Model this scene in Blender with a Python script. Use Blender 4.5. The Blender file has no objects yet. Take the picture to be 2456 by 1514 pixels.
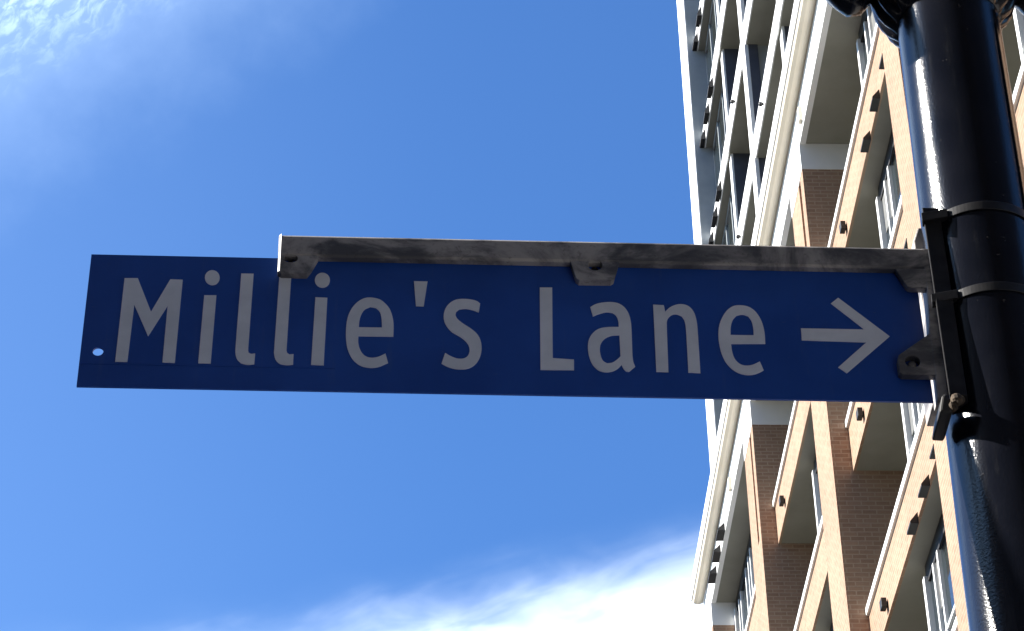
import bpy, bmesh, math, random
from mathutils import Vector, Matrix
random.seed(4)
C = bpy.context.scene.collection
sc = bpy.context.scene

# ------------------------------------------------------------------ camera
F_PX = 6407.44
cam_d = bpy.data.cameras.new('camera')
cam_d.sensor_fit = 'HORIZONTAL'; cam_d.sensor_width = 36.0
cam_d.lens = F_PX / 2456.0 * 36.0
cam_d.clip_start = 0.05; cam_d.clip_end = 2000
cam = bpy.data.objects.new('camera', cam_d); C.objects.link(cam)
CR = ((0.9992084795802363, -0.007088686293678034, -0.03914287753324604),
      (-0.03584676578214732, -0.5870539001858, -0.808753811527093),
      (-0.017245976861655233, 0.8095168119336811, -0.5868433415135734))
# columns are the camera's right, up and back axes in the world
m = Matrix.Identity(4)
for r in range(3):
    for c in range(3):
        m[r][c] = CR[r][c]
m.translation = (0, 0, 1.6)
cam.matrix_world = m
sc.camera = cam

# ------------------------------------------------------------------ light
SUN_AZ, SUN_EL = math.radians(-86.0), math.radians(36.0)      # from +Y towards +X
sun_dir = Vector((math.sin(SUN_AZ) * math.cos(SUN_EL), math.cos(SUN_AZ) * math.cos(SUN_EL), math.sin(SUN_EL)))
sun_d = bpy.data.lights.new('sun', 'SUN')
sun_d.energy = 5.0; sun_d.angle = math.radians(0.53); sun_d.color = (1.0, 0.95, 0.87)
sun = bpy.data.objects.new('sun', sun_d); C.objects.link(sun)
sun.rotation_euler = sun_dir.to_track_quat('Z', 'Y').to_euler()
sun.location = (-20, 5, 20)

sc.view_settings.view_transform = 'Standard'; sc.view_settings.look = 'None'
sc.view_settings.gamma = 1.0; sc.view_settings.use_curve_mapping = False
sc.view_settings.exposure = 1.5
sc.render.resolution_x = 1024; sc.render.resolution_y = 631

world = bpy.data.worlds.new('World'); sc.world = world; world.use_nodes = True
class NT:
    """small node helper"""
    def __init__(s, nt): s.nt = nt
    def n(s, t, **kw):
        x = s.nt.nodes.new(t)
        for k, v in kw.items(): setattr(x, k, v)
        return x
    def put(s, sock, v):
        if v is None: return
        if hasattr(v, 'node') or isinstance(v, bpy.types.NodeSocket): s.nt.links.new(v, sock)
        else: sock.default_value = v
    def math(s, op, a, b=None, c=None, clamp=False):
        x = s.n('ShaderNodeMath', operation=op); x.use_clamp = clamp
        s.put(x.inputs[0], a); s.put(x.inputs[1], b)
        if c is not None: s.put(x.inputs[2], c)
        return x.outputs[0]
    def ramp(s, f, a, b, lo=0.0, hi=1.0):
        x = s.n('ShaderNodeMapRange', interpolation_type='SMOOTHSTEP')
        s.put(x.inputs['Value'], f); x.inputs['From Min'].default_value = a; x.inputs['From Max'].default_value = b
        x.inputs['To Min'].default_value = lo; x.inputs['To Max'].default_value = hi
        return x.outputs[0]
    def noise(s, v, scale, detail=4, rough=.55, dist=0.0):
        x = s.n('ShaderNodeTexNoise'); s.put(x.inputs['Vector'], v)
        x.inputs['Scale'].default_value = scale; x.inputs['Detail'].default_value = detail
        x.inputs['Roughness'].default_value = rough; x.inputs['Distortion'].default_value = dist
        return x.outputs['Fac']
    def xyz(s, x=0.0, y=0.0, z=0.0):
        c = s.n('ShaderNodeCombineXYZ')
        for i, v in enumerate((x, y, z)): s.put(c.inputs[i], v)
        return c.outputs[0]
    def mix(s, f, a, b, mode='MIX'):
        x = s.n('ShaderNodeMix', data_type='RGBA', blend_type=mode)
        s.put(x.inputs[0], f); s.put(x.inputs[6], a); s.put(x.inputs[7], b)
        return x.outputs[2]
w = NT(world.node_tree)
for n_ in list(world.node_tree.nodes): world.node_tree.nodes.remove(n_)
sky = w.n('ShaderNodeTexSky', sky_type='NISHITA')
sky.sun_disc = False; sky.sun_elevation = SUN_EL; sky.sun_rotation = SUN_AZ
sky.altitude = 0; sky.air_density = 1.0; sky.dust_density = 0.6; sky.ozone_density = 2.2
tc = w.n('ShaderNodeTexCoord')
sp = w.n('ShaderNodeSeparateXYZ'); world.node_tree.links.new(tc.outputs['Generated'], sp.inputs[0])
X_, Y_, Z_ = sp.outputs
az = w.math('MULTIPLY', w.math('ARCTAN2', X_, Y_), 57.2958)      # degrees
el = w.math('MULTIPLY', w.math('ARCSINE', Z_), 57.2958)
# a cumulus bank low in the sky ahead: its soft top rises to the right
nz = w.noise(w.xyz(w.math('MULTIPLY', az, .45), w.math('MULTIPLY', el, .8), 3.1), 1.0, 6, .5)
edge = w.math('MULTIPLY_ADD', az, 0.17, 28.95)
edge = w.math('ADD', edge, w.math('MULTIPLY', w.math('SUBTRACT', nz, .5), .8))
depth = w.math('SUBTRACT', edge, el)
# the bank stands ahead only: it ends left and right of the street and has a base
side = w.math('MULTIPLY', w.ramp(w.math('ABSOLUTE', w.math('SUBTRACT', az, 6.0)), 30.0, 20.0), w.ramp(el, 17.0, 21.0))
wisp = w.noise(w.xyz(w.math('MULTIPLY', az, .8), w.math('ADD', w.math('MULTIPLY', el, 2.4), w.math('MULTIPLY', az, -.55)), 9.0), .55, 3, .5, .5)
dw = w.math('ADD', depth, w.math('MULTIPLY', w.math('SUBTRACT', wisp, .5), 1.3))
bank = w.math('MULTIPLY', w.math('MULTIPLY', w.ramp(dw, -1.6, 2.1), w.ramp(depth, -2.6, 0.6)), side)
veil = w.math('MULTIPLY', w.math('MULTIPLY', w.ramp(depth, -1.9, 0.9), .16), side)
# mackerel cloud high on the left
warp = w.noise(w.xyz(az, el, 7.0), .9, 3)
da = w.math('ADD', w.math('MULTIPLY', az, .75), w.math('MULTIPLY', el, .65))
db = w.math('SUBTRACT', w.math('MULTIPLY', el, .75), w.math('MULTIPLY', az, .65))
rn = w.noise(w.xyz(w.math('MULTIPLY', da, 1.9), w.math('ADD', w.math('MULTIPLY', db, 3.6), w.math('MULTIPLY', warp, 2.0)), 0.0), 1.0, 4, .6, .4)
rip = w.ramp(rn, .40, .68)
big = w.noise(w.xyz(w.math('MULTIPLY', az, .55), w.math('MULTIPLY', el, .7), 1.7), 1.0, 4)
rad = w.math('ADD', w.math('MULTIPLY', w.math('ADD', az, 12.4), .55), w.math('MULTIPLY', w.math('SUBTRACT', 42.6, el), 1.0))
rad = w.math('ADD', rad, w.math('MULTIPLY', w.math('SUBTRACT', big, .5), 2.6))
hi_soft = w.math('MULTIPLY', w.ramp(rad, 7.2, -0.5), .30)
high = w.math('MULTIPLY', w.ramp(az, -45.0, -30.0), w.ramp(el, 65.0, 52.0))
hi_core = w.math('MULTIPLY', w.math('MULTIPLY', w.ramp(rad, 3.6, 0.3), rip), .58)
haze_l = w.math('MULTIPLY', w.ramp(az, 3.0, -14.0), .045)
tot = w.math('ADD', w.math('MULTIPLY', w.math('ADD', w.math('ADD', hi_soft, hi_core), haze_l), high), veil)
blue = w.mix(1.0, sky.outputs[0], (0.345, 0.58, 0.87, 1), 'MULTIPLY')
col = w.mix(tot, blue, (4.0, 5.4, 7.4, 1))
col = w.mix(bank, col, w.mix(w.ramp(wisp, .3, .6), (6.0, 6.9, 7.8, 1), (8.0, 8.7, 9.0, 1)))
bg = w.n('ShaderNodeBackground'); world.node_tree.links.new(col, bg.inputs[0]); bg.inputs[1].default_value = 0.1
out = w.n('ShaderNodeOutputWorld'); world.node_tree.links.new(bg.outputs[0], out.inputs[0])

# ------------------------------------------------------------------ materials
def material(name, rough=.7, metal=0.0, spec=.5):
    mt = bpy.data.materials.new(name); mt.use_nodes = True
    t = NT(mt.node_tree); b = mt.node_tree.nodes['Principled BSDF']
    b.inputs['Roughness'].default_value = rough; b.inputs['Metallic'].default_value = metal
    b.inputs['Specular IOR Level'].default_value = spec
    co = t.n('ShaderNodeTexCoord').outputs['Object']
    return mt, t, b, co
def bump(t, b, h, strength=.3, dist=.01):
    x = t.n('ShaderNodeBump'); x.inputs['Strength'].default_value = strength; x.inputs['Distance'].default_value = dist
    t.put(x.inputs['Height'], h); t.put(b.inputs['Normal'], x.outputs[0])
def mottled(name, a, c, scale=3.0, rough=.7, metal=0.0, spec=.5, bstr=0.0, bd=.004, stretch=(1, 1, 1), detail=5, lo=.3, hi=.7):
    mt, t, b, co = material(name, rough, metal, spec)
    mp = t.n('ShaderNodeMapping'); t.put(mp.inputs[0], co); mp.inputs['Scale'].default_value = stretch
    f = t.noise(mp.outputs[0], scale, detail, .6)
    t.put(b.inputs['Base Color'], t.mix(t.ramp(f, lo, hi), (*a, 1), (*c, 1)))
    if bstr: bump(t, b, f, bstr, bd)
    return mt
def brick_mat():
    mt, t, b, co = material('brick', .9, 0, .15)
    s = t.n('ShaderNodeSeparateXYZ'); t.put(s.inputs[0], co)
    v = t.xyz(t.math('ADD', s.outputs[0], s.outputs[1]), s.outputs[2], 0.0)
    br = t.n('ShaderNodeTexBrick'); t.put(br.inputs['Vector'], v)
    br.offset = .5
    br.inputs['Scale'].default_value = 1.0; br.inputs['Brick Width'].default_value = .22
    br.inputs['Row Height'].default_value = .078; br.inputs['Mortar Size'].default_value = .012
    br.inputs['Mortar Smooth'].default_value = .3; br.inputs['Bias'].default_value = -.1
    br.inputs['Color1'].default_value = (.275, .172, .115, 1); br.inputs['Color2'].default_value = (.35, .228, .155, 1)
    br.inputs['Mortar'].default_value = (.38, .28, .20, 1)
    f = t.noise(co, .55, 5, .6); f2 = t.noise(co, 9.0, 3)
    c1 = t.mix(t.ramp(f, .35, .7, 0, .30), br.outputs[0], (.20, .11, .075, 1))
    c2 = t.mix(t.ramp(f2, .3, .8, 0, .22), c1, (.42, .30, .21, 1))
    t.put(b.inputs['Base Color'], c2)
    bump(t, b, t.math('SUBTRACT', f2, t.math('MULTIPLY', br.outputs['Fac'], .8)), .5, .008)
    return mt
M = {}
M['brick'] = brick_mat()
M['dark_brick'] = mottled('dark_brick_wall', (.07, .045, .035), (.11, .07, .05), 3, .9)
M['white'] = mottled('white_painted_trim', (.74, .75, .74), (.80, .80, .78), 1.3, .55)
M['soffit'] = mottled('olive_grey_soffit', (.22, .215, .18), (.27, .265, .225), .8, .85, bstr=.15)
M['cream'] = mottled('cream_cornice_paint', (.66, .60, .48), (.72, .66, .54), 1.5, .7)
M['grey_wall'] = mottled('grey_render', (.30, .33, .34), (.38, .41, .42), .9, .8, bstr=.2, lo=.35, hi=.65)
M['blind'] = mottled('pale_window_blind', (.10, .10, .095), (.15, .15, .14), 6, .8)
M['navy'] = mottled('dark_slate_cladding', (.055, .06, .08), (.075, .08, .10), 2.0, .6)
M['dark_metal'] = mottled('black_metal_trim', (.012, .012, .013), (.022, .021, .02), 5, .55)
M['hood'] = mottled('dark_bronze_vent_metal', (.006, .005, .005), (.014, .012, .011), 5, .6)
M['asphalt'] = mottled('asphalt', (.04, .04, .042), (.07, .07, .07), 14, .92, bstr=.6)
M['paving'] = mottled('concrete_paving', (.30, .29, .28), (.38, .37, .35), 2.2, .9, bstr=.3)
M['kerb'] = mottled('kerb_stone', (.36, .35, .33), (.46, .45, .42), 5, .9)
def glass_mat():
    mt, t, b, co = material('window_glass', .04, 0, .8)
    b.inputs['Base Color'].default_value = (.02, .027, .03, 1)
    f = t.noise(co, .9, 2); bump(t, b, f, .25, .02)
    return mt
M['glass'] = glass_mat()
def panel_mat():
    mt, t, b, co = material('blue_sign_sheeting', .42, 0, .45)
    f = t.noise(co, 5.0, 5, .6)
    f2 = t.noise(co, 60.0, 3, .6)
    c = t.mix(t.ramp(f, .3, .75), (.012, .070, .36, 1), (.018, .095, .46, 1))
    c = t.mix(t.ramp(f2, .62, .80, 0, .10), c, (.08, .11, .20, 1))
    mp = t.n('ShaderNodeMapping'); t.put(mp.inputs[0], co); mp.inputs['Scale'].default_value = (1, 1, .12)
    run = t.noise(mp.outputs[0], 55, 4, .6)
    c = t.mix(t.ramp(run, .56, .78, 0, .16), c, (.11, .16, .30, 1))
    mp = t.n('ShaderNodeMapping'); t.put(mp.inputs[0], co); mp.inputs['Scale'].default_value = (.25, 1, 1.6); mp.inputs['Rotation'].default_value = (0, .25, 0)
    scr = t.noise(mp.outputs[0], 260, 2, .5)
    c = t.mix(t.ramp(scr, .70, .76, 0, .25), c, (.16, .19, .26, 1))
    t.put(b.inputs['Base Color'], c); t.put(b.inputs['Roughness'], t.ramp(f, .3, .7, .34, .5)); bump(t, b, f, .25, .006)
    return mt
M['blue'] = panel_mat()
M['letter'] = mottled('grey_white_reflective_lettering', (.72, .76, .85), (.84, .88, .97), 14, .5, spec=.4)
def cast_mat():
    mt, t, b, co = material('weathered_cast_aluminium', .62, .25, .4)
    mp = t.n('ShaderNodeMapping'); t.put(mp.inputs[0], co); mp.inputs['Scale'].default_value = (1.0, 1, 1.5)
    f = t.noise(mp.outputs[0], 7.0, 6, .62, .6)
    mp2 = t.n('ShaderNodeMapping'); t.put(mp2.inputs[0], co); mp2.inputs['Scale'].default_value = (1.0, 1, 3)
    g = t.noise(mp2.outputs[0], 14, 6, .7)
    c = t.mix(t.ramp(f, .42, .60), (.11, .11, .12, 1), (.46, .43, .41, 1))
    c = t.mix(t.ramp(g, .50, .75, 0, .35), c, (.50, .49, .48, 1))
    sp_ = t.noise(co, 170, 2)
    c = t.mix(t.ramp(sp_, .58, .72, 0, .35), c, (.07, .06, .055, 1))
    t.put(b.inputs['Base Color'], c); bump(t, b, t.math('ADD', g, sp_), .18, .001)
    return mt
M['cast'] = cast_mat()
def pole_mat():
    mt, t, b, co = material('glossy_black_pole_paint', .18, 0, .36)
    f = t.noise(co, 260, 3, .6); g = t.noise(co, 7, 4)
    mp = t.n('ShaderNodeMapping'); t.put(mp.inputs[0], co); mp.inputs['Scale'].default_value = (1, 1, .15)
    drip = t.noise(mp.outputs[0], 38, 4, .6); chip = t.noise(co, 75, 3, .55)
    c = t.mix(t.ramp(g, .35, .7), (.004, .005, .009, 1), (.008, .009, .014, 1))
    c = t.mix(t.ramp(drip, .56, .75, 0, .35), c, (.035, .035, .036, 1))
    c = t.mix(t.ramp(chip, .70, .74, 0, .6), c, (.08, .075, .07, 1))
    t.put(b.inputs['Base Color'], c)
    t.put(b.inputs['Roughness'], t.ramp(g, .3, .7, .11, .16))
    bump(t, b, f, .32, .0010)
    return mt
M['pole'] = pole_mat()
M['strap'] = mottled('dark_strap_steel', (.010, .010, .012), (.024, .024, .027), 30, .5, .3, bstr=.2)
M['rust'] = mottled('rusty_bolt_steel', (.03, .022, .015), (.11, .075, .045), 60, .85, .1, bstr=.5)

# ------------------------------------------------------------------ mesh helpers
def tag(o, label=None, cat=None, group=None, kind=None):
    if label: o['label'] = label
    if cat: o['category'] = cat
    if group: o['group'] = group
    if kind: o['kind'] = kind
    return o
def empty(name, loc):
    o = bpy.data.objects.new(name, None); C.objects.link(o); o.location = loc
    o.empty_display_size = .2
    return o
class MB:
    def __init__(s): s.v = []; s.f = []
    def add(s, vs, fs):
        k = len(s.v); s.v += [tuple(p) for p in vs]; s.f += [tuple(i + k for i in f) for f in fs]; return s
    def box(s, a, b):
        x0, y0, z0 = a; x1, y1, z1 = b
        return s.add([(x0,y0,z0),(x1,y0,z0),(x1,y1,z0),(x0,y1,z0),(x0,y0,z1),(x1,y0,z1),(x1,y1,z1),(x0,y1,z1)],
                     [(0,3,2,1),(4,5,6,7),(0,1,5,4),(1,2,6,5),(2,3,7,6),(3,0,4,7)])
    def prism(s, pts, axis, a, b):
        """polygon extruded between a and b along axis (0, 1 or 2); pts hold the other two coordinates in order"""
        n = len(pts)
        def P(p, t):
            q = list(p); q.insert(axis, t); return tuple(q)
        vs = [P(p, a) for p in pts] + [P(p, b) for p in pts]
        fs = [tuple(range(n)), tuple(range(2*n-1, n-1, -1))] + [(i, (i+1) % n, n+(i+1) % n, n+i) for i in range(n)]
        return s.add(vs, fs)
    def build(s, name, mat, parent=None, origin=None, bevel=0, smooth=False):
        me = bpy.data.meshes.new(name)
        o_ = Vector(origin) if origin is not None else Vector((0, 0, 0))
        me.from_pydata([tuple(Vector(p) - o_) for p in s.v], [], s.f); me.update()
        bm = bmesh.new(); bm.from_mesh(me); bmesh.ops.recalc_face_normals(bm, faces=bm.faces); bm.to_mesh(me); bm.free()
        me.materials.append(M[mat] if isinstance(mat, str) else mat)
        ob = bpy.data.objects.new(name, me); C.objects.link(ob)
        if parent is not None: ob.parent = parent
        if origin is not None and parent is None: ob.location = origin
        if smooth:
            for p in me.polygons: p.use_smooth = True
        if bevel:
            md = ob.modifiers.new('bevel', 'BEVEL'); md.width = bevel; md.segments = 2; md.limit_method = 'ANGLE'; md.angle_limit = math.radians(35)
        return ob
def lathe(prof, n=64, cx=0, cy=0, flute=None, lean=(0, 0), z0=0):
    """prof: (r, z) list; flute(theta, k) multiplies the radius"""
    b = MB(); vs = []; fs = []
    for k, (r, z) in enumerate(prof):
        for i in range(n):
            t = 2*math.pi*i/n; q = r*(flute(t, k) if flute else 1)
            vs.append((cx + lean[0]*(z-z0) + q*math.cos(t), cy + lean[1]*(z-z0) + q*math.sin(t), z))
    for k in range(len(prof)-1):
        for i in range(n):
            j = (i+1) % n; fs.append((k*n+i, k*n+j, (k+1)*n+j, (k+1)*n+i))
    fs.append(tuple(range(n))); fs.append(tuple(range(len(prof)*n-1, (len(prof)-1)*n-1, -1)))
    return b.add(vs, fs)

# ================================================================== the setting
b = MB(); b.add([(-600,-600,0),(600,-600,0),(600,600,0),(-600,600,0)], [(0,1,2,3)])
tag(b.build('ground', 'asphalt'), kind='structure')
b = MB(); b.box((-9.5, -60, .004), (0.25, 120, .008)); tag(b.build('road', 'asphalt'), kind='structure')
b = MB(); b.box((0.4, -60, .0), (6.45, 120, .13)); tag(b.build('pavement', 'paving'), kind='structure')
b = MB(); b.box((0.25, -60, 0), (0.398, 120, .135)); tag(b.build('kerb', 'kerb'), kind='structure')

# ================================================================== unseen blocks added to cut sky light
def sky_blocker(name, label, x0, x1, y0, y1, h, mat):
    o_ = ((x0+x1)/2, (y0+y1)/2, 0); root = empty(name, o_); tag(root, label, 'building')
    mb = MB(); mb.box((x0, y0, 0), (x1, y1, h)); wl = mb.build('wall', mat, root, o_)
    mb = MB(); mb.box((x0-.3, y0-.3, h+.003), (x1+.3, y1+.3, h+.9)); mb.build('parapet', 'dark_brick', root, o_)
    for i in range(int((h-2)/3.2)):
        z = 1.0 + 3.2*i; mb = MB()
        if y1 < 0: mb.box((x0+1, y1+.002, z), (x1-1, y1+.06, z+1.5))
        else: mb.box((x1+.002, y0+1, z), (x1+.06, y1-1, z+1.5))
        mb.build('window_strip', 'glass', root, o_)
    return root
sky_blocker('sky_blocker_behind', 'tall dark brick block behind the camera, added to block sky light', -70, 70, -34, -14, 66, 'dark_brick')  # unseen tower added to darken faces turned towards the camera
sky_blocker('sky_blocker_left', 'low dark brick block out of view on the left, added to block sky light', -34, -18, -13, 90, 13.5, 'dark_brick')  # unseen low block added to keep out low sky on the left

# ================================================================== apartment building
B0 = (6.5, 38.0, 0.0)
bld = empty('apartment_building', B0)
tag(bld, 'tall brick apartment building with white trim and long balcony bands behind the sign', 'building')
def part(mb, name, mat, parent=bld, bevel=0, smooth=False):
    # every mesh is written in metres of the street and stored relative to the building's base
    return mb.build(name, mat, parent, B0, bevel, smooth)
PIL = [(11.20, 12.48), (18.85, 20.10), (26.48, 27.40), (34.11, 35.43), (41.73, 43.00), (49.38, 50.65)]
Y_NEAR, Y_FAR = 6.0, 50.65
LV = [27.67 - 3.3*i for i in range(7)]           # tops of the copings
TOPZ = 29.38                                     # brick ends, white capitals begin
for k, (y0, y1) in enumerate(PIL):
    mb = MB()
    if k in (3, 4):                              # a vertical groove in the upper stretch of two pilasters
        g0, g1 = y0 + .27, y0 + .45
        mb.box((6.5, y0, 27.0), (6.58, g0, TOPZ)); mb.box((6.5, g1, 27.0), (6.58, y1, TOPZ)); mb.box((6.58, y0, 27.0), (9.5, y1, TOPZ))
        mb.box((6.5, y0, 0), (9.5, y1, 27.0))
    else:
        mb.box((6.5, y0, 0), (9.5, y1, TOPZ))
    p = part(mb, 'pilaster', 'brick')
    mb = MB(); mb.box((6.492, y0 - .008, TOPZ), (9.5, y1 + .008, 29.921)); part(mb, 'capital', 'white', p)
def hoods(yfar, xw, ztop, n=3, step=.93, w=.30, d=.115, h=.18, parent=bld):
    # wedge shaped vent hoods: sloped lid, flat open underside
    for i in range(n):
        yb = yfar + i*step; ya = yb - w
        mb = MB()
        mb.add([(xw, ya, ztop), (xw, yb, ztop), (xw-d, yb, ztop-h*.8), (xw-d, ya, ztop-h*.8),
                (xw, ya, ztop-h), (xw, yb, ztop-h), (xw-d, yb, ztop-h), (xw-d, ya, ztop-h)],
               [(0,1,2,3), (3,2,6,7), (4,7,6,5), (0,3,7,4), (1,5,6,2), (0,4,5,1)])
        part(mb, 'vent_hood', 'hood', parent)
def wall_light(x, y, z, s=.075, parent=bld):
    mb = MB(); mb.box((x-.10, y-s, z-.02), (x-.02, y+s, z+.13)); mb.box((x-.02, y-s*.5, z+.02), (x, y+s*.5, z+.09))
    part(mb, 'wall_light', 'dark_metal', parent, .008)
brng = random.Random(8)
# balcony bands, floor by floor, bay by bay
for bi in range(len(PIL)-1):
    ya, yb = PIL[bi][1], PIL[bi+1][0]            # clear opening between the two pilasters
    last = bi == len(PIL)-2
    for i, zt in enumerate(LV):
        zb = zt - .91
        mb = MB(); mb.box((6.80, ya, zb), (6.845, yb, zt-.125)); mb.box((6.845, ya, zb+.30), (6.98, yb, zt-.125))
        sp_ = part(mb, 'spandrel', 'brick')
        mb = MB(); mb.box((6.755, ya, zt-.125), (7.02, yb, zt)); part(mb, 'coping', 'white', sp_, .012)
        mb = MB(); mb.box((6.847, ya, zb+.02), (9.5, yb, zb+.28)); part(mb, 'floor_slab', 'soffit')
    # top opening under the frieze
    mb = MB(); mb.box((6.602, ya, 29.925), (9.5, yb, 30.6)); part(mb, 'floor_slab', 'soffit')
    # recess back wall and window fronts
    rec = yb - (3.5 if bi == 1 else 2.7) if not last else yb
    if not last:
        mb = MB(); mb.box((8.9, rec, 1), (9.1, yb, 29.95)); part(mb, 'recess_wall', 'soffit')
        mb = MB(); mb.box((7.2, rec-.12, 1), (9.4, rec-.02, 29.95)); part(mb, 'recess_wall', 'soffit')
    xw = 7.08 if not last else 7.0
    for i in range(len(LV)):
        z0 = LV[i] - .63
        z1 = (LV[i-1] - .88) if i else 29.96
        if bi < 2 and i > 3: continue
        # one window front per storey
        fr = MB(); W_ = rec - ya
        fr.box((xw+.02, ya, z1-.30), (xw+.14, rec-.02, z1))
        head = part(fr, 'window_head', 'dark_metal')
        pos = []; y = rec - .10; seq = [.46, .34, .95, .46, .34, .95, .46, .34, .95]
        fr = MB()
        fr.box((xw-.03, rec-.12, z0), (xw+.10, rec, z1-.22)) 
        y = rec - .12
        for s_ in seq:
            y -= s_
            if y < ya + .2: break
            fr.box((xw, y-.035, z0), (xw+.08, y+.035, z1-.30)); pos.append(y)
        fr.box((xw, ya, z0), (xw+.08, ya+.08, z1-.3))
        win = part(fr, 'window_frame', 'white')
        fr = MB(); fr.box((xw+.01, ya+.08, z0 + 1.55), (xw+.07, rec-.12, z0 + 1.60)); part(fr, 'transom', 'white', win)
        fr = MB(); fr.box((xw+.05, ya, z0), (xw+.065, rec-.02, z1-.3)); part(fr, 'pane', 'glass', win)
        edges = [rec-.12] + pos
        for q in range(len(edges)-1):
            if brng.random() < .35:
                dz = brng.uniform(.3, 1.3)
                fr = MB(); fr.box((xw+.04, edges[q+1]+.036, z1-.3-dz), (xw+.0495, edges[q]-.036, z1-.302)); part(fr, 'blind', 'blind', win)
# vent hoods and lamps on the bands
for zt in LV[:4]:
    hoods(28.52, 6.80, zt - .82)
for (y, z) in ((40.6, 26.93), (32.86, 23.62), (32.70, 20.28), (32.55, 26.90), (40.4, 23.62)):
    wall_light(6.80, y, z)
# end of the building and the hidden core
mb = MB(); mb.box((9.5, Y_NEAR, 0), (20, Y_FAR, 30.5)); part(mb, 'rear_wall', 'brick')
# street level shop front
mb = MB(); mb.box((6.8, 12.48, .1), (6.98, Y_FAR-1.3, .7)); part(mb, 'plinth', 'brick')
# frieze and cornice
mb = MB(); mb.box((6.5, Y_NEAR, 29.905), (6.60, Y_FAR, 30.66)); fz = part(mb, 'frieze', 'white')
mb = MB(); mb.prism([(6.26, 30.70), (6.285, 30.648), (6.35, 30.625), (6.42, 30.63), (6.497, 30.665), (6.497, 31.0), (6.26, 31.0)], 1, Y_NEAR, Y_FAR+.03)
part(mb, 'cornice_moulding', 'cream')
mb = MB(); mb.box((6.235, Y_NEAR, 30.72), (6.259, Y_FAR+.05, 31.08)); mb.box((6.259, Y_NEAR, 31.002), (9.6, Y_FAR+.05, 31.08)); part(mb, 'cornice_edge', 'white')
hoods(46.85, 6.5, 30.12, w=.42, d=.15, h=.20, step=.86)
for y in (33.6, 39.0, 45.0, 28.0):
    mb = MB(); mb.box((6.44, y, 30.02), (6.497, y+.12, 30.30)); part(mb, 'junction_box', 'cream')
# ---- set back upper storeys
XS = 7.135
US = [33.66 + 3.1*i for i in range(7)]
for z in US:
    mb = MB(); mb.box((XS, Y_NEAR, z-.50), (10.5, 49.37, z-.02))
    s_ = part(mb, 'upper_floor_slab', 'soffit')
    mb = MB(); mb.box((XS-.03, Y_NEAR, z-.52), (XS-.001, 49.37, z-.27)); mb.box((XS-.045, Y_NEAR, z-.255), (XS-.001, 49.37, z)); part(mb, 'slab_edge', 'white', s_)
ZT = US[-1]
for y0 in (26.93, 34.57, 42.20, 19.3):
    mb = MB(); mb.box((XS+.03, y0, 31.08), (7.37, y0+.46, ZT)); c_ = part(mb, 'upper_column', 'navy')
    mb = MB(); mb.box((XS-.05, y0-.005, 31.08), (XS+.029, y0+.465, ZT)); part(mb, 'column_facing', 'white', c_)
    mb = MB(); mb.box((7.372, y0+.04, 31.08), (10.4, y0+.42, ZT)); part(mb, 'cross_wall', 'grey_wall')
for y0 in (30.9, 38.2, 45.83):
    mb = MB(); mb.box((7.22, y0, 31.08), (7.64, y0+.34, ZT)); c_ = part(mb, 'fin_wall', 'navy')
    mb = MB(); mb.box((7.17, y0-.003, 31.08), (7.219, y0+.30, ZT)); part(mb, 'fin_facing', 'white', c_)
# glazing of the far bay, one unit per storey, and the back walls of the others
for i, z in enumerate(US[:-1]):
    z0, z1 = z - .02, z + 3.1 - .50
    for (ya, yb, xg) in ((46.20, 49.37, 7.33), (38.6, 42.15, 8.3), (42.7, 45.8, 8.3), (31.3, 34.5, 8.3), (35.1, 38.15, 8.3)):
        g_ = MB(); n = max(2, int((yb-ya)/.8)); st = (yb-ya)/n
        for q in range(n+1):
            yy = ya + q*st; g_.box((xg-.03, yy-.03 if q else yy, z0), (xg+.05, yy+.03 if q < n else yy, z1))
        g_.box((xg-.03, ya, z1-.12), (xg+.045, yb, z1-.005)); g_.box((xg-.03, ya, z0+.9), (xg+.045, yb, z0+.95))
        gf = part(g_, 'upper_window_frame', 'grey_wall')
        g_ = MB(); g_.box((xg+.0, ya, z0), (xg+.02, yb, z1)); part(g_, 'pane', 'glass', gf)
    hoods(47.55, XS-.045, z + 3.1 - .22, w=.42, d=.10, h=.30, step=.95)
for (y, z) in ((44.2, US[2]-.38), (40.65, US[1]-.38), (45.0, US[1]-.38), (44.0, US[3]-.38)):
    mb = lathe([(.01, z-.055), (.035, z-.04), (.045, z), (.035, z+.03), (.01, z+.04)], 12, XS-.09, y); mb.box((XS-.06, y-.02, z-.02), (XS-.03, y+.02, z+.02))
    part(mb, 'dome_light', 'dark_metal', smooth=True)
# the white corner pier
mb = MB(); mb.box((6.885, 49.38, 31.08), (10.5, 50.65, ZT+1)); c_ = part(mb, 'corner_pier', 'grey_wall')
mb = MB(); mb.box((6.86, 49.375, 31.08), (6.884, 50.655, ZT+1)); part(mb, 'pier_facing', 'white', c_)
mb = MB(); mb.box((10.5, Y_NEAR, 30.5), (20, Y_FAR, ZT+.5)); part(mb, 'rear_wall', 'grey_wall')

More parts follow.
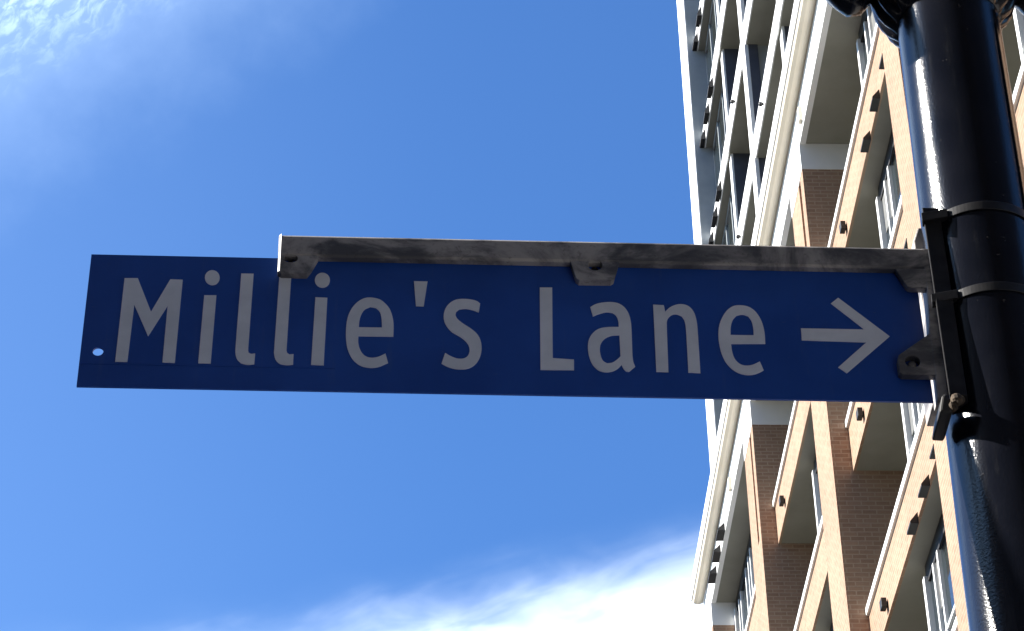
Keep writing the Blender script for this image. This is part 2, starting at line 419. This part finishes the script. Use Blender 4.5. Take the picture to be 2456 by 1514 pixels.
# ================================================================== lamp post
AX, AY, LEAN, ZB = 0.8038, 2.960, 0.008, 3.85
post = empty('lamp_post', (AX - LEAN*ZB, AY, .13))
tag(post, 'thick glossy black lamp post standing right of the sign on the pavement', 'lamp post')
PO = (AX - LEAN*ZB, AY, .13)
def ax(z): return AX + LEAN*(z - ZB)
RP = lambda z: 0.0758 + .0048*(4.31 - z) if z > 2.9 else .0826 + .006*(2.9-z)
zs = [.45, 1.2, 2.0, 2.9, 3.2, 3.5, 3.8, 4.05, 4.31, 4.7, 5.2]
lathe([(RP(z), z) for z in zs], 96, AX - LEAN*ZB, AY, lean=(LEAN, 0), z0=0).build('shaft', 'pole', post, PO, smooth=True)
lathe([(.17, .131), (.17, .2), (.15, .25), (.145, .6), (.12, .66), (.11, .72)], 48, AX - LEAN*ZB, AY, flute=lambda t, k: 1+.03*math.cos(12*t)).build('base', 'pole', post, PO, smooth=True)
# ribbed bell collar
fl = lambda t, k: 1 - .13*(1-abs(math.sin(10*t)))**1.3*min(1, k/2)
bell = [(RP(4.30)+.001, 4.292), (.084, 4.297), (.094, 4.306), (.103, 4.321), (.110, 4.342), (.114, 4.37), (.1165, 4.41), (.125, 4.45), (.130, 4.47), (.128, 4.49), (.09, 4.51)]
lathe(bell, 176, AX - LEAN*ZB, AY, flute=fl, lean=(LEAN, 0)).build('bell_collar', 'pole', post, PO, smooth=True)
# short scroll arms either side of the collar
for sx in (-1, 1):
    mb = MB(); n = 14; ring = []
    path = [(.09, 4.42), (.108, 4.372), (.128, 4.348), (.148, 4.345), (.168, 4.362), (.205, 4.42), (.29, 4.47), (.38, 4.52), (.55, 4.55)]
    rad = [.02, .026, .028, .027, .025, .024, .022, .020, .018]
    for (d, z), r in zip(path, rad):
        ring.append([(ax(z) + sx*d, AY + r*1.2*math.cos(2*math.pi*i/n), z + r*math.sin(2*math.pi*i/n)) for i in range(n)])
    vs = [p for r_ in ring for p in r_]; fs = []
    for k in range(len(ring)-1):
        for i in range(n):
            j = (i+1) % n; fs.append((k*n+i, k*n+j, (k+1)*n+j, (k+1)*n+i))
    fs.append(tuple(range(n))); fs.append(tuple(range(len(vs)-1, len(vs)-n-1, -1)))
    mb.add(vs, fs).build('scroll_arm', 'pole', post, PO, smooth=True)
# luminaire far above the picture
lathe([(.10, 5.2), (.13, 5.24), (.13, 5.3), (.18, 5.34), (.24, 5.75), (.25, 5.78), (.12, 5.95), (.03, 6.05)], 32, AX, AY).build('lantern', 'pole', post, PO, smooth=True)
# seam rib on the camera's right-hand side
mb = MB()
for k in range(1):
    a = math.radians(-42)
    for (za, zb) in ((2.6, 4.25),):
        vs = []
        for z in (za, zb):
            r = RP(z)
            for (dr, da) in ((-.003, -.02), (.0022, -.012), (.0022, .012), (-.003, .02)):
                vs.append((ax(z) + (r+dr)*math.cos(a+da), AY + (r+dr)*math.sin(a+da), z))
        mb.add(vs, [(0,1,5,4), (1,2,6,5), (2,3,7,6), (3,0,4,7), (0,3,2,1), (4,5,6,7)])
mb.build('seam', 'pole', post, PO)

# ================================================================== street name sign
SM = Matrix(((0.9999, -0.01216, 0.00653), (0.01178, 0.99842, 0.05502), (-0.00719, -0.05493, 0.99846)))
SO = Vector((-0.4366, 2.9331, 3.6078))
sign = empty('street_name_sign', SO)
sign.rotation_euler = SM.to_euler()
tag(sign, 'blue street name sign in a weathered grey bracket strapped to the black post', 'street sign')
def spart(mb, name, mat, parent=sign, bevel=0, smooth=False):
    o = mb.build(name, mat, parent, None, bevel, smooth); return o
def poly_solid(name, loops, y0, y1, mat, parent, bevel=0):
    """filled outline with holes in the sign's own x-z plane, extruded from y0 to y1"""
    bm = bmesh.new()
    for lp in loops:
        vs = [bm.verts.new((x/1000, y0, z/1000)) for x, z in lp]
        for i in range(len(vs)): bm.edges.new((vs[i], vs[(i+1) % len(vs)]))
    bmesh.ops.triangle_fill(bm, use_beauty=True, use_dissolve=False, edges=bm.edges[:], normal=(0, -1, 0))
    r = bmesh.ops.extrude_face_region(bm, geom=bm.faces[:])
    for g in r['geom']:
        if isinstance(g, bmesh.types.BMVert): g.co.y = y1
    bmesh.ops.recalc_face_normals(bm, faces=bm.faces)
    me = bpy.data.meshes.new(name); bm.to_mesh(me); bm.free(); me.materials.append(M[mat])
    o = bpy.data.objects.new(name, me); C.objects.link(o); o.parent = parent
    if bevel:
        md = o.modifiers.new('bevel', 'BEVEL'); md.width = bevel; md.segments = 2; md.limit_method = 'ANGLE'; md.angle_limit = math.radians(40)
    return o
def smooth_loop(pts, sub=4, corner=38):
    n = len(pts); P = [Vector(p) for p in pts]; res = []
    def turn(i):
        a = P[i]-P[i-1]; c = P[(i+1) % n]-P[i]
        return math.degrees(a.angle(c)) if a.length > 0 and c.length > 0 else 0
    cor = [turn(i) > corner for i in range(n)]
    for i in range(n):
        p0, p1, p2, p3 = P[i-1], P[i], P[(i+1) % n], P[(i+2) % n]
        d = (p2-p1)
        if cor[i] and cor[(i+1) % n]: res.append(tuple(p1)); continue
        m1 = (p2-p0)/2 if not cor[i] else d
        m2 = (p3-p1)/2 if not cor[(i+1) % n] else d
        if m1.length > d.length: m1 = m1.normalized()*d.length
        if m2.length > d.length: m2 = m2.normalized()*d.length
        for k in range(sub):
            t = k/sub
            q = (2*t**3-3*t**2+1)*p1 + (t**3-2*t**2+t)*m1 + (-2*t**3+3*t**2)*p2 + (t**3-t**2)*m2
            res.append(tuple(q))
    return res
circ = lambda cx, cz, rx, rz=None, n=24: [(cx + rx*math.cos(2*math.pi*i/n), cz + (rz or rx)*math.sin(2*math.pi*i/n)) for i in range(n)]
panel = poly_solid('sign_panel', [[(0, 0), (1143, 0), (1143, 229), (0, 229)], circ(23.3, 59.2, 7.2)], 0.0, .0032, 'blue', sign)
# pressed fold line along the lower edge of the blade
mb = MB(); mb.box((.003, -.0006, .0375), (.34, -.00001, .0386)); spart(mb, 'fold_line', 'blue', panel)
GLYPHS = [
  ('M', [(48.7, 186.7), (66.7, 187.2), (88.9, 128.4), (111.0, 186.4), (127.9, 185.9), (126.7, 41.5), (110.3, 42.2), (110.5, 139.6), (88.0, 86.3), (65.4, 140.4), (63.7, 41.8), (47.6, 42.0)], []),
  ('i', [(158.8, 159.3), (175.3, 159.7), (174.4, 41.7), (157.8, 41.8)], []),
  ('dot', [(178.0, 191.2), (177.7, 187.1), (176.5, 183.4), (174.5, 180.4), (171.8, 178.5), (168.7, 177.7), (165.5, 178.3), (162.6, 180.1), (160.2, 182.9), (158.6, 186.6), (157.9, 190.6), (158.1, 194.7), (159.3, 198.4), (161.4, 201.4), (164.1, 203.4), (167.2, 204.1), (170.3, 203.5), (173.2, 201.7), (175.6, 198.9), (177.3, 195.2)], []),
  ('l', [(207.1, 199.2), (224.0, 199.3), (223.1, 66.0), (224.0, 61.3), (227.4, 59.3), (232.7, 60.0), (232.4, 41.8), (223.6, 40.8), (214.7, 42.8), (209.2, 49.6), (206.5, 59.0), (206.0, 67.4)], []),
  ('l', [(259.5, 208.2), (275.8, 208.2), (274.4, 67.2), (275.4, 62.0), (278.7, 59.4), (284.1, 60.3), (284.1, 42.5), (275.0, 41.5), (266.1, 43.5), (260.7, 50.0), (258.0, 60.2), (257.9, 68.7)], []),
  ('i', [(310.0, 159.7), (326.3, 159.2), (325.0, 42.1), (308.1, 42.7)], []),
  ('dot', [(328.8, 190.6), (328.4, 186.5), (327.1, 182.8), (324.9, 179.9), (322.1, 177.9), (318.9, 177.2), (315.7, 177.8), (312.8, 179.5), (310.5, 182.4), (308.9, 186.0), (308.2, 190.1), (308.6, 194.2), (309.9, 197.9), (312.1, 200.9), (314.9, 202.9), (318.1, 203.6), (321.3, 203.0), (324.2, 201.2), (326.6, 198.4), (328.2, 194.7)], []),
  ('e', [(417.3, 93.6), (417.3, 114.6), (415.6, 128.1), (411.6, 141.5), (405.4, 151.1), (397.8, 158.1), (386.4, 161.1), (376.7, 159.7), (367.8, 153.0), (360.5, 142.2), (355.6, 128.5), (353.5, 113.0), (353.2, 95.8), (354.4, 80.6), (357.2, 67.4), (362.7, 54.3), (369.6, 46.0), (377.8, 41.2), (388.2, 39.5), (398.5, 41.5), (410.9, 48.3), (407.2, 64.3), (398.1, 58.6), (389.3, 56.5), (381.9, 58.2), (375.8, 64.1), (371.9, 73.4), (370.2, 82.9), (370.2, 93.3)], [[(370.3, 108.7), (370.8, 119.2), (372.8, 129.9), (377.1, 139.3), (385.2, 144.7), (392.8, 143.0), (398.2, 136.3), (400.6, 125.8), (401.7, 108.9)]]),
  ('apostrophe', [(444.1, 191.9), (462.8, 191.8), (457.8, 147.6), (447.3, 147.7)], []),
  ('s', [(533.0, 138.4), (535.0, 154.5), (530.5, 158.6), (522.9, 161.2), (512.4, 162.1), (502.5, 160.6), (494.3, 155.0), (488.2, 145.8), (485.3, 133.7), (486.1, 122.2), (489.8, 112.6), (496.6, 103.2), (507.8, 94.9), (515.3, 87.4), (519.7, 79.0), (520.1, 69.5), (517.4, 62.2), (512.2, 58.3), (503.3, 58.1), (494.4, 62.2), (487.4, 67.2), (482.6, 48.8), (491.5, 43.1), (500.4, 40.5), (510.7, 39.9), (521.1, 42.7), (529.3, 50.8), (534.5, 62.3), (536.5, 75.6), (535.4, 88.9), (531.0, 100.2), (522.8, 109.6), (512.3, 118.0), (504.8, 125.5), (501.5, 132.2), (502.1, 139.0), (506.3, 143.4), (515.4, 144.6), (524.4, 142.5)], []),
  ('L', [(617.2, 185.1), (634.4, 185.5), (632.4, 61.8), (661.0, 60.0), (660.5, 42.1), (615.5, 41.6)], []),
  ('a', [(689.0, 136.0), (685.9, 152.1), (693.9, 157.6), (704.7, 160.8), (716.8, 161.5), (725.9, 159.0), (733.2, 152.3), (738.1, 142.1), (740.6, 128.6), (741.0, 113.2), (740.5, 71.1), (741.1, 58.8), (743.3, 50.0), (734.8, 41.1), (730.6, 41.4), (727.5, 45.8), (725.2, 52.7), (718.5, 45.0), (710.9, 40.7), (702.0, 39.6), (693.2, 42.5), (686.0, 51.8), (681.7, 65.8), (680.5, 81.0), (682.1, 94.4), (687.8, 106.1), (696.3, 114.0), (707.7, 117.2), (723.8, 118.1), (723.5, 128.2), (721.2, 136.9), (716.1, 142.0), (708.6, 143.7), (699.5, 141.2)], [[(724.2, 103.7), (713.2, 102.5), (704.0, 97.3), (698.4, 88.5), (696.6, 77.6), (697.7, 66.2), (700.4, 58.7), (705.5, 54.7), (713.0, 56.2), (719.9, 62.0), (724.2, 67.3)]]),
  ('n', [(772.6, 158.6), (787.3, 158.0), (788.6, 146.4), (795.5, 154.3), (804.9, 159.5), (814.1, 160.3), (822.2, 156.4), (827.8, 147.4), (830.6, 134.8), (831.5, 119.3), (831.1, 41.1), (814.9, 41.7), (815.6, 118.9), (814.3, 131.5), (810.7, 139.1), (804.0, 142.3), (797.9, 141.3), (792.6, 136.1), (789.9, 127.5), (787.9, 41.6), (771.6, 42.0)], []),
  ('e', [(922.7, 93.7), (923.0, 113.9), (920.3, 133.2), (913.8, 149.0), (905.3, 157.6), (894.8, 160.6), (884.0, 159.2), (874.4, 151.5), (866.8, 138.6), (861.6, 123.9), (859.5, 106.5), (859.9, 89.3), (862.6, 72.2), (867.7, 58.1), (875.3, 47.8), (884.6, 41.5), (895.6, 39.3), (906.2, 41.4), (917.2, 47.9), (913.0, 62.9), (902.8, 57.0), (893.7, 55.3), (885.7, 57.9), (879.5, 65.9), (876.5, 78.2), (875.9, 92.5)], [[(876.2, 107.9), (877.4, 122.4), (880.9, 134.5), (886.3, 142.0), (894.5, 144.2), (902.6, 141.1), (906.6, 132.8), (908.1, 121.2), (907.9, 108.1)]]),
  ('arrow', [(973.7, 121.9), (1061.1, 122.1), (1018.9, 167.0), (1030.0, 177.6), (1094.8, 110.9), (1029.9, 45.6), (1019.0, 55.3), (1061.8, 99.7), (973.3, 101.1)], []),
]

for nm, outer, holes in GLYPHS:
    lp = [smooth_loop(outer)] + [smooth_loop(h) for h in holes]
    poly_solid('arrow' if nm == 'arrow' else 'letter', lp, -.0012, -.0001, 'letter', panel)
# channel that holds the top edge
mb = MB()
prof = [(-.0105, .2235), (-.0130, .227), (-.0134, .236), (-.0136, .257), (-.0122, .2605), (.012, .2605), (.0155, .256), (.0155, .2235), (.0035, .2235), (.0035, .2290), (-.0005, .2290), (-.0005, .2235)]
mb.prism([(y, z) for y, z in prof], 0, .2565, 1.158)
chan = spart(mb, 'bracket_channel', 'cast', bevel=.0012)
def tab(loop, hole, name='bracket_tab', y0=-.0125, y1=-.0004, par=chan):
    o = poly_solid(name, [loop, hole], y0, y1, 'cast', par, .0012); return o
mb = MB(); mb.prism([(.2573, -.0125), (.2600, -.0160), (.2606, -.0138), (.2600, -.0127)], 2, .194, .2600)
spart(mb, 'sunlit_end_lip', 'white', chan)  # white lip added to stand in for the channel's sunlit end bevel
tab([(257, 224.5), (257, 196), (262, 192.5), (297, 192.5), (303, 203), (312, 224.5)], circ(274, 218.6, 10.2, 7.2))
tab([(660, 225), (667, 194), (671, 190.5), (715, 191), (719, 194), (727.5, 225)], circ(694, 217.8, 10.2, 9.5))
mb = MB(); mb.prism([(1.112, .2236), (1.126, .1915), (1.131, .1895), (1.1575, .1890), (1.1575, .2236)], 1, -.0125, -.0004)
spart(mb, 'bracket_tab', 'cast', chan, .0015)
tab([(1101, 70), (1099, 62), (1099, 40), (1103, 36.5), (1157, 36.5), (1157, 112), (1147, 108)], circ(1119, 59, 10.4, 9.6), 'bracket_tab')
# upright web of the casting beside the post
mb = MB()
mb.prism([(1.1525, .2236), (1.1525, .190), (1.1505, .142), (1.1475, .110), (1.1475, .036), (1.146, -.004), (1.161, -.004), (1.163, .060), (1.166, .140), (1.1675, .225), (1.1665, .2605), (1.1525, .2605)], 1, -.013, .016)
web = spart(mb, 'upright_web', 'cast', bevel=.0015)
# cheek behind it that rests on the post; its left side catches the sun
mb = MB(); mb.prism([(1.150, .022), (1.205, .022), (1.205, .325), (1.160, .325), (1.151, .300)], 1, .0165, .085)
saddle = spart(mb, 'post_saddle', 'cast', bevel=.002)
mb = MB(); mb.prism([(1.151, -.055), (1.175, -.055), (1.194, .0164), (1.1695, .0164)], 2, -.030, .300)
spart(mb, 'saddle_gusset', 'strap', saddle, .0015)
# rivets
def bolt(x, z, r, y0, y1, mat, nm='rivet', parent=sign):
    mb = MB(); n = 16
    prof = [(r, y1), (r, y0+.25*(y1-y0)), (r*.7, y0+.08*(y1-y0)), (r*.2, y0)]
    vs = []; fs = []
    for k, (q, y) in enumerate(prof):
        for i in range(n): vs.append((x+q*math.cos(2*math.pi*i/n), y, z+q*math.sin(2*math.pi*i/n)))
    for k in range(3):
        for i in range(n): j = (i+1) % n; fs.append((k*n+i, k*n+j, (k+1)*n+j, (k+1)*n+i))
    fs.append(tuple(range(n))); fs.append(tuple(range(4*n-1, 3*n-1, -1)))
    mb.add(vs, fs); return spart(mb, nm, mat, parent, smooth=True)
bolt(1.1195, .0585, .0058, -.0085, -.0002, 'cast')
bolt(.274, .2186, .0046, -.003, -.0002, 'strap'); bolt(.694, .2178, .0050, -.003, -.0002, 'strap')
# steel straps round post and casting (world coordinates, turned into the sign's frame)
inv = (Matrix.Translation(SO) @ SM.to_4x4()).inverted()
def strap(zc, hgt, name):
    mb = MB(); vs = []; fs = []; n = 72
    r = RP(zc) + .0015
    for i in range(n+1):
        t = math.radians(200 + 270*i/n)
        cx, cy = ax(zc) + r*math.cos(t), AY + r*math.sin(t)
        for dz, dr in ((-hgt/2, 0), (hgt/2, 0), (hgt/2, .0014), (-hgt/2, .0014)):
            vs.append((cx + dr*math.cos(t), cy + dr*math.sin(t), zc + dz))
    for i in range(n):
        for k in range(4): fs.append((i*4+k, i*4+(k+1) % 4, (i+1)*4+(k+1) % 4, (i+1)*4+k))
    fs += [(0,1,2,3), (n*4+3, n*4+2, n*4+1, n*4)]
    mb.add([tuple(inv @ Vector(p)) for p in vs], fs)
    # ear that hooks over the casting
    x0 = ax(zc) - r
    ear = [(x0-.012, AY-.060, zc-hgt*.5-.006), (x0+.024, AY-.064, zc-hgt*.5-.001), (x0+.024, AY-.064, zc+hgt*.5-.001), (x0-.012, AY-.060, zc+hgt*.5-.006),
           (x0-.009, AY-.045, zc-hgt*.5-.006), (x0+.024, AY-.050, zc-hgt*.5), (x0+.024, AY-.050, zc+hgt*.5), (x0-.009, AY-.045, zc+hgt*.5-.006)]
    mb.add([tuple(inv @ Vector(p)) for p in ear], [(0,1,2,3), (7,6,5,4), (0,4,5,1), (1,5,6,2), (2,6,7,3), (3,7,4,0)])
    return spart(mb, name, 'strap', bevel=.0008)
strap(3.885, .014, 'strap'); strap(3.745, .014, 'strap')
# corroded clamp bolt at the foot of the casting
mb = MB(); rr = random.Random(3)
for c_, s_ in (((1.159, -.058, -.040), .008), ((1.154, -.054, -.048), .007), ((1.166, -.052, -.036), .006)):
    vs = []; fs = []; n, k_ = 12, 7
    for a in range(k_+1):
        ph = math.pi*a/k_
        for i in range(n):
            th = 2*math.pi*i/n; q = s_*(1+.25*(rr.random()-.5))
            vs.append((c_[0]+q*math.sin(ph)*math.cos(th), c_[1]+q*math.sin(ph)*math.sin(th), c_[2]+q*math.cos(ph)*1.1))
    for a in range(k_):
        for i in range(n): j = (i+1) % n; fs.append((a*n+i, a*n+j, (a+1)*n+j, (a+1)*n+i))
    mb.add(vs, fs)
spart(mb, 'clamp_bolt', 'rust')
mb = MB(); mb.prism([(1.135, -.058), (1.151, -.059), (1.155, -.050), (1.152, -.036), (1.146, -.026), (1.141, -.032)], 1, -.056, .01); spart(mb, 'clamp_nut', 'dark_metal', bevel=.003)
